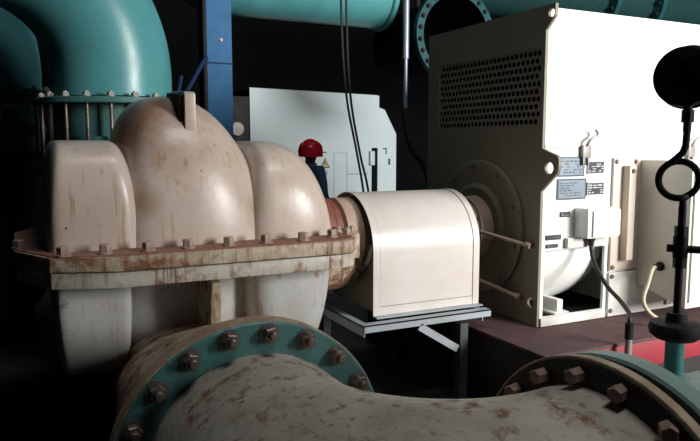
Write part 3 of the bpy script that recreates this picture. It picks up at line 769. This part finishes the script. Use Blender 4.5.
# ------------------------------------------------------------------ overhead pipes
op = thing('overhead_pipe', 'teal overhead pipe crossing above the far motor', 'pipe', (2.9, 7.25, 3.0))
pa = []
for i in range(13):
    a = PI / 2 * i / 12
    pa.append((2.05 - 0.5 * math.cos(a) + 0.0, 7.25, 3.92 - 0.5 * math.sin(a)))
pa = [(1.55, 7.25, ZC), (1.55, 7.25, 4.2)] + pa + [(3.95, 7.25, 3.42)]
part('pipe_body', MB().tube(pa, 0.40, 48), 'teal', op, 60)
part('end_cap', MB().lathe((3.95, 7.25, 3.42), (1, 0, 0), [(0, 0.40), (0.02, 0.43), (0.07, 0.43), (0.13, 0.33), (0.16, 0.15)], 48), 'teal', op)
part('hanger', MB().cyl((3.6, 7.25, 3.8), (3.6, 7.25, ZC), 0.02), 'dark_iron', op)
def ringflange(b, o, ax, ro, ri, t, n=56):
    b.lathe(o, ax, [(0, ri), (0, ro), (t, ro), (t, ri)], n, False, False)
    return b
rp = thing('flanged_pipe_end', 'dark teal bolted pipe flange curving up behind the top of the motor', 'pipe', (4.6, 6.5, 2.85))
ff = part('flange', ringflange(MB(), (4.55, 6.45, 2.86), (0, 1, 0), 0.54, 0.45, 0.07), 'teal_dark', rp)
part('pipe_body', MB().lathe((4.55, 6.47, 2.86), (0, 1, 0), [(0, 0.445), (1.2, 0.445), (1.2, 0.43), (0, 0.43)], 48, False, False), 'void', rp, 40, label='pipe mouth painted near black as if unlit')
part('hanger', MB().cyl((4.55, 7.3, 3.27), (4.55, 7.3, ZC), 0.03), 'dark_iron', rp)
for i in range(24):
    a = 2 * PI * (i + .5) / 24
    put('flange_bolt', BOLT_FAR, (4.55 + 0.495 * math.cos(a), 6.45, 2.86 + 0.495 * math.sin(a)), ff, ROT_NY)
lp = thing('overhead_pipe', 'long dark teal pipe with three flanges above the white motor at top right', 'pipe', (7.0, 7.4, 3.3))
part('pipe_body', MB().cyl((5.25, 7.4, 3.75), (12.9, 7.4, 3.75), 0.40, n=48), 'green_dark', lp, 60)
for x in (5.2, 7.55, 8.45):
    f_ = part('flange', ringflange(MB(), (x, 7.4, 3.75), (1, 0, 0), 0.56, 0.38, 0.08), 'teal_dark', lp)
    for i in range(20):
        a = 2 * PI * (i + .5) / 20
        put('flange_bolt', BOLT_FAR, (x, 7.4 + 0.5 * math.cos(a), 3.75 + 0.5 * math.sin(a)), f_, ROT_NX)
for x in (6.0, 9.5, 11.5):
    part('hanger', MB().cyl((x, 7.4, 4.12), (x, 7.4, ZC), 0.025), 'dark_iron', lp)

# hanging cables and conduit
for k, (dx, lab) in enumerate(((0.0, 'left one of two thin black cables hanging before the far motor'), (0.052, 'right one of two thin black cables hanging before the far motor'))):
    whole('hanging_cable', MB().tube(smooth([(2.615 + dx, 5.5, ZC), (2.615 + dx, 5.5, 4.5), (2.622 + dx, 5.5, 2.9), (2.67 + dx * .8, 5.5, 2.1), (2.78 + dx * .6, 5.5, 1.55), (2.85 + dx, 5.5, 1.19), (2.93 + dx, 5.5, 0.6), (2.98 + dx, 5.5, 0.0)]), 0.011, 8), 'black_rubber', lab, 'cable', 'hanging black cables')
ct = thing('drop_conduit', 'grey-blue vertical conduit with a black hose tail left of the motor grille', 'conduit', (3.30, 5.5, 2.0))
part('pipe_body', MB().cyl((3.30, 5.5, ZC), (3.30, 5.5, 2.42), 0.030, n=14).cyl((3.30, 5.5, 2.42), (3.30, 5.5, 1.95), 0.02, n=12), 'conduit', ct)
part('hose', MB().tube(smooth([(3.30, 5.5, 1.96), (3.32, 5.5, 1.75), (3.40, 5.5, 1.55), (3.53, 5.5, 1.40), (3.62, 5.5, 1.0), (3.65, 5.5, 0.0)]), 0.035, 10), 'black_rubber', ct)

# ------------------------------------------------------------------ the worker
def skin_mesh(name, verts, edges, radii, root, mat, parent, sub=2, label=None):
    me = bpy.data.meshes.new(name + '_cage')
    me.from_pydata([Vector(v) for v in verts], edges, [])
    o = bpy.data.objects.new(name, me)
    C.objects.link(o)
    md = o.modifiers.new('skin', 'SKIN')
    md.use_smooth_shade = True
    for i, r in enumerate(radii):
        sv = me.skin_vertices[0].data[i]
        sv.radius = r if isinstance(r, tuple) else (r, r)
        sv.use_root = (i == root)
    ss = o.modifiers.new('sub', 'SUBSURF'); ss.levels = sub; ss.render_levels = sub
    dg = bpy.context.evaluated_depsgraph_get()
    dg.update()
    nm = bpy.data.meshes.new_from_object(o.evaluated_get(dg))
    bpy.data.objects.remove(o)
    nm.materials.clear(); nm.materials.append(M[mat])
    nm.shade_smooth()
    q = bpy.data.objects.new(name, nm)
    C.objects.link(q)
    q.parent = parent
    if label: q['label'] = label
    return q
# local frame: person faces +Y, x to the right, z up; about 1.68 m with the helmet
wk = thing('person', 'person in navy work clothes and a red helmet half hidden behind the right pump dome', 'person', (2.935, 7.0, 0.0), math.radians(-68))
wk.scale = (1, 1, 0.985)
def body(name, mat, grow=0.0, which='all', label=None):
    V, Ed, R_ = [], [], []
    def v(p, r):
        V.append(p); R_.append((r + grow, r + grow) if not isinstance(r, tuple) else (r[0] + grow, r[1] + grow)); return len(V) - 1
    def chain(prev, pts):
        for p, r in pts:
            i = v(p, r); Ed.append((prev, i)) if prev is not None else None; prev = i
        return prev
    pel = v((0, 0, 0.88), (0.145, 0.11))
    tor = None
    if which in ('all', 'shirt'):
        ab = chain(pel, [((0, 0.01, 1.02), (0.135, 0.10)), ((0, 0.0, 1.18), (0.155, 0.11)), ((0, -0.01, 1.32), (0.15, 0.10))])
        if which == 'all':
            chain(ab, [((0, 0.0, 1.40), 0.062), ((0, 0.02, 1.47), 0.058), ((0, 0.03, 1.54), (0.078, 0.092)), ((0, 0.03, 1.61), (0.076, 0.09)), ((0, 0.025, 1.655), (0.05, 0.06))])
        else:
            chain(ab, [((0, 0.0, 1.395), 0.07)])
        for s in (-1, 1):
            e = chain(ab, [((s * 0.165, -0.01, 1.345), 0.062), ((s * 0.215, -0.02, 1.22), 0.054), ((s * 0.245, -0.03, 1.08), 0.044)])
            if which == 'all':
                w = chain(e, [((s * 0.245, 0.03, 0.96), 0.038), ((s * 0.24, 0.09, 0.85), 0.028), ((s * 0.236, 0.115, 0.80), (0.036, 0.022)), ((s * 0.233, 0.13, 0.765), (0.036, 0.018))])
                for k, (ox, ln) in enumerate(((-0.027, .062), (-0.009, .072), (0.009, .068), (0.027, .054))):
                    chain(w, [((s * 0.233 + 0.0, 0.132 + ox, 0.745), 0.0095), ((s * 0.228, 0.138 + ox, 0.745 - ln * .55), 0.0088), ((s * 0.215, 0.138 + ox, 0.745 - ln), 0.0075)])
                chain(w, [((s * 0.215, 0.165, 0.785), 0.011), ((s * 0.20, 0.185, 0.755), 0.0095), ((s * 0.195, 0.19, 0.73), 0.008)])
            else:
                chain(e, [((s * 0.245, 0.03, 0.96), 0.040), ((s * 0.24, 0.08, 0.87), 0.034)])
    if which in ('all', 'trousers'):
        for s in (-1, 1):
            k = chain(pel, [((s * 0.095, 0.0, 0.80), 0.088), ((s * 0.10, 0.015, 0.62), 0.075), ((s * 0.105, 0.02, 0.46), 0.058), ((s * 0.11, -0.01, 0.30), 0.055), ((s * 0.115, -0.025, 0.12), 0.042)])
            if which == 'all':
                chain(k, [((s * 0.115, -0.015, 0.055), 0.042), ((s * 0.12, 0.07, 0.035), (0.04, 0.03)), ((s * 0.125, 0.14, 0.028), (0.04, 0.022))])
    return skin_mesh(name, V, Ed, R_, 0, mat, wk, 2, label)
body('body', 'skin')
body('shirt', 'shirt', 0.014, 'shirt')
body('trousers', 'trousers', 0.016, 'trousers')
part('collar', MB().lathe((0, 0.005, 1.385), (0, 0.1, 1), [(0, 0.085), (0.03, 0.078), (0.045, 0.08)], 24, False, False), 'shirt', wk, 60, local=True)
for s in (-1, 1):
    part('boot', MB().ball((s * 0.12, 0.06, 0.05), 0.06, 0.95, 2.3, 0.85).cyl((s * 0.115, -0.02, 0.05), (s * 0.115, -0.025, 0.20), 0.062).box(s * 0.12 - .05, s * 0.12 + .05, -0.075, 0.19, 0.0, 0.025), 'boots', wk, 60, local=True)
part('hair', MB().ball((0, 0.01, 1.57), 0.098, 0.95, 1.02, 1.0), 'hair', wk, 60, local=True)
fc = MB().ball((0, 0.122, 1.545), 0.014, 0.9, 1.3, 1.5, 12)
part('nose', fc, 'skin', wk, 60, local=True)
for s in (-1, 1):
    part('eye', MB().ball((s * 0.032, 0.112, 1.575), 0.011, 1, .6, .7, 12), 'plate_light', wk, 60, local=True)
    part('ear', MB().ball((s * 0.092, 0.02, 1.55), 0.026, 0.4, 0.8, 1.25, 12), 'skin', wk, 60, local=True)
part('mouth', MB().ball((0, 0.113, 1.50), 0.02, 1.1, .4, .3, 12), 'red_base', wk, 60, local=True)
hm = MB().lathe((0, 0.02, 1.565), (0, 0, 1), [(-0.065, 0.131), (-0.06, 0.130), (0.0, 0.134), (0.05, 0.128), (0.085, 0.110), (0.112, 0.080), (0.128, 0.042), (0.133, 0.005)], 40)
for vv in hm.bm.verts: vv.co.y = 0.02 + (vv.co.y - 0.02) * 1.13
hp = part('helmet', hm, 'helmet', wk, 60, local=True)
part('brim', MB().prism([(-0.12, 0.12), (-0.09, 0.19), (-0.04, 0.215), (0.04, 0.215), (0.09, 0.19), (0.12, 0.12)], [], 'z', 1.545, 1.556), 'helmet', hp, local=True)
rb = MB()
rb.tube([(0, 0.02 + 0.15 * math.sin(a) * 1.0, 1.575 + 0.122 * math.cos(a)) for a in [math.radians(q) for q in range(-80, 81, 10)]], 0.012, 8)
part('ridge', rb, 'helmet', hp, 60, local=True)

# ------------------------------------------------------------------ light, world, camera
w = bpy.data.worlds.new('hall_air'); S.world = w; w.use_nodes = True
w.node_tree.nodes['Background'].inputs[0].default_value = (0.55, 0.75, 0.85, 1)
w.node_tree.nodes['Background'].inputs[1].default_value = 0.006

def area(name, loc, target, sx, sy, power, col):
    l = bpy.data.lights.new(name, 'AREA')
    l.shape = 'RECTANGLE'; l.size = sx; l.size_y = sy; l.energy = power; l.color = col
    o = bpy.data.objects.new(name, l); C.objects.link(o)
    o.location = loc
    o.rotation_euler = (Vector(target) - Vector(loc)).to_track_quat('-Z', 'Y').to_euler()
    return o
# daylight through the loading doorway behind the camera
area('doorway_daylight', (7.6, Y0 + 0.05, 3.9), (7.2, 0, 3.3), 5.2, 4.0, 3150, (1.0, 0.99, 0.96))
# overhead fill added without a fixture, brightens the pipe tops
area('overhead_fill', (2.6, 0.2, ZC - 0.05), (2.6, 0.2, 0), 3.0, 1.4, 190, (0.92, 0.97, 1.0))

cam = bpy.data.cameras.new('camera')
co = bpy.data.objects.new('camera', cam); C.objects.link(co)
cam.sensor_width = 36.0
cam.lens = 36.0 * 661.0 / 700.0
cam.clip_start = 0.05
pitch, yaw = math.radians(6.4306), math.radians(26.2477)
co.location = (0, 0, 1.6)
co.rotation_euler = (PI / 2 - pitch, 0, -yaw)
S.camera = co

vs = S.view_settings
vs.view_transform = 'Standard'; vs.look = 'None'; vs.gamma = 1.0; vs.use_curve_mapping = False
vs.exposure = 0.0
S.cycles.use_denoising = True
S.cycles.max_bounces = 8
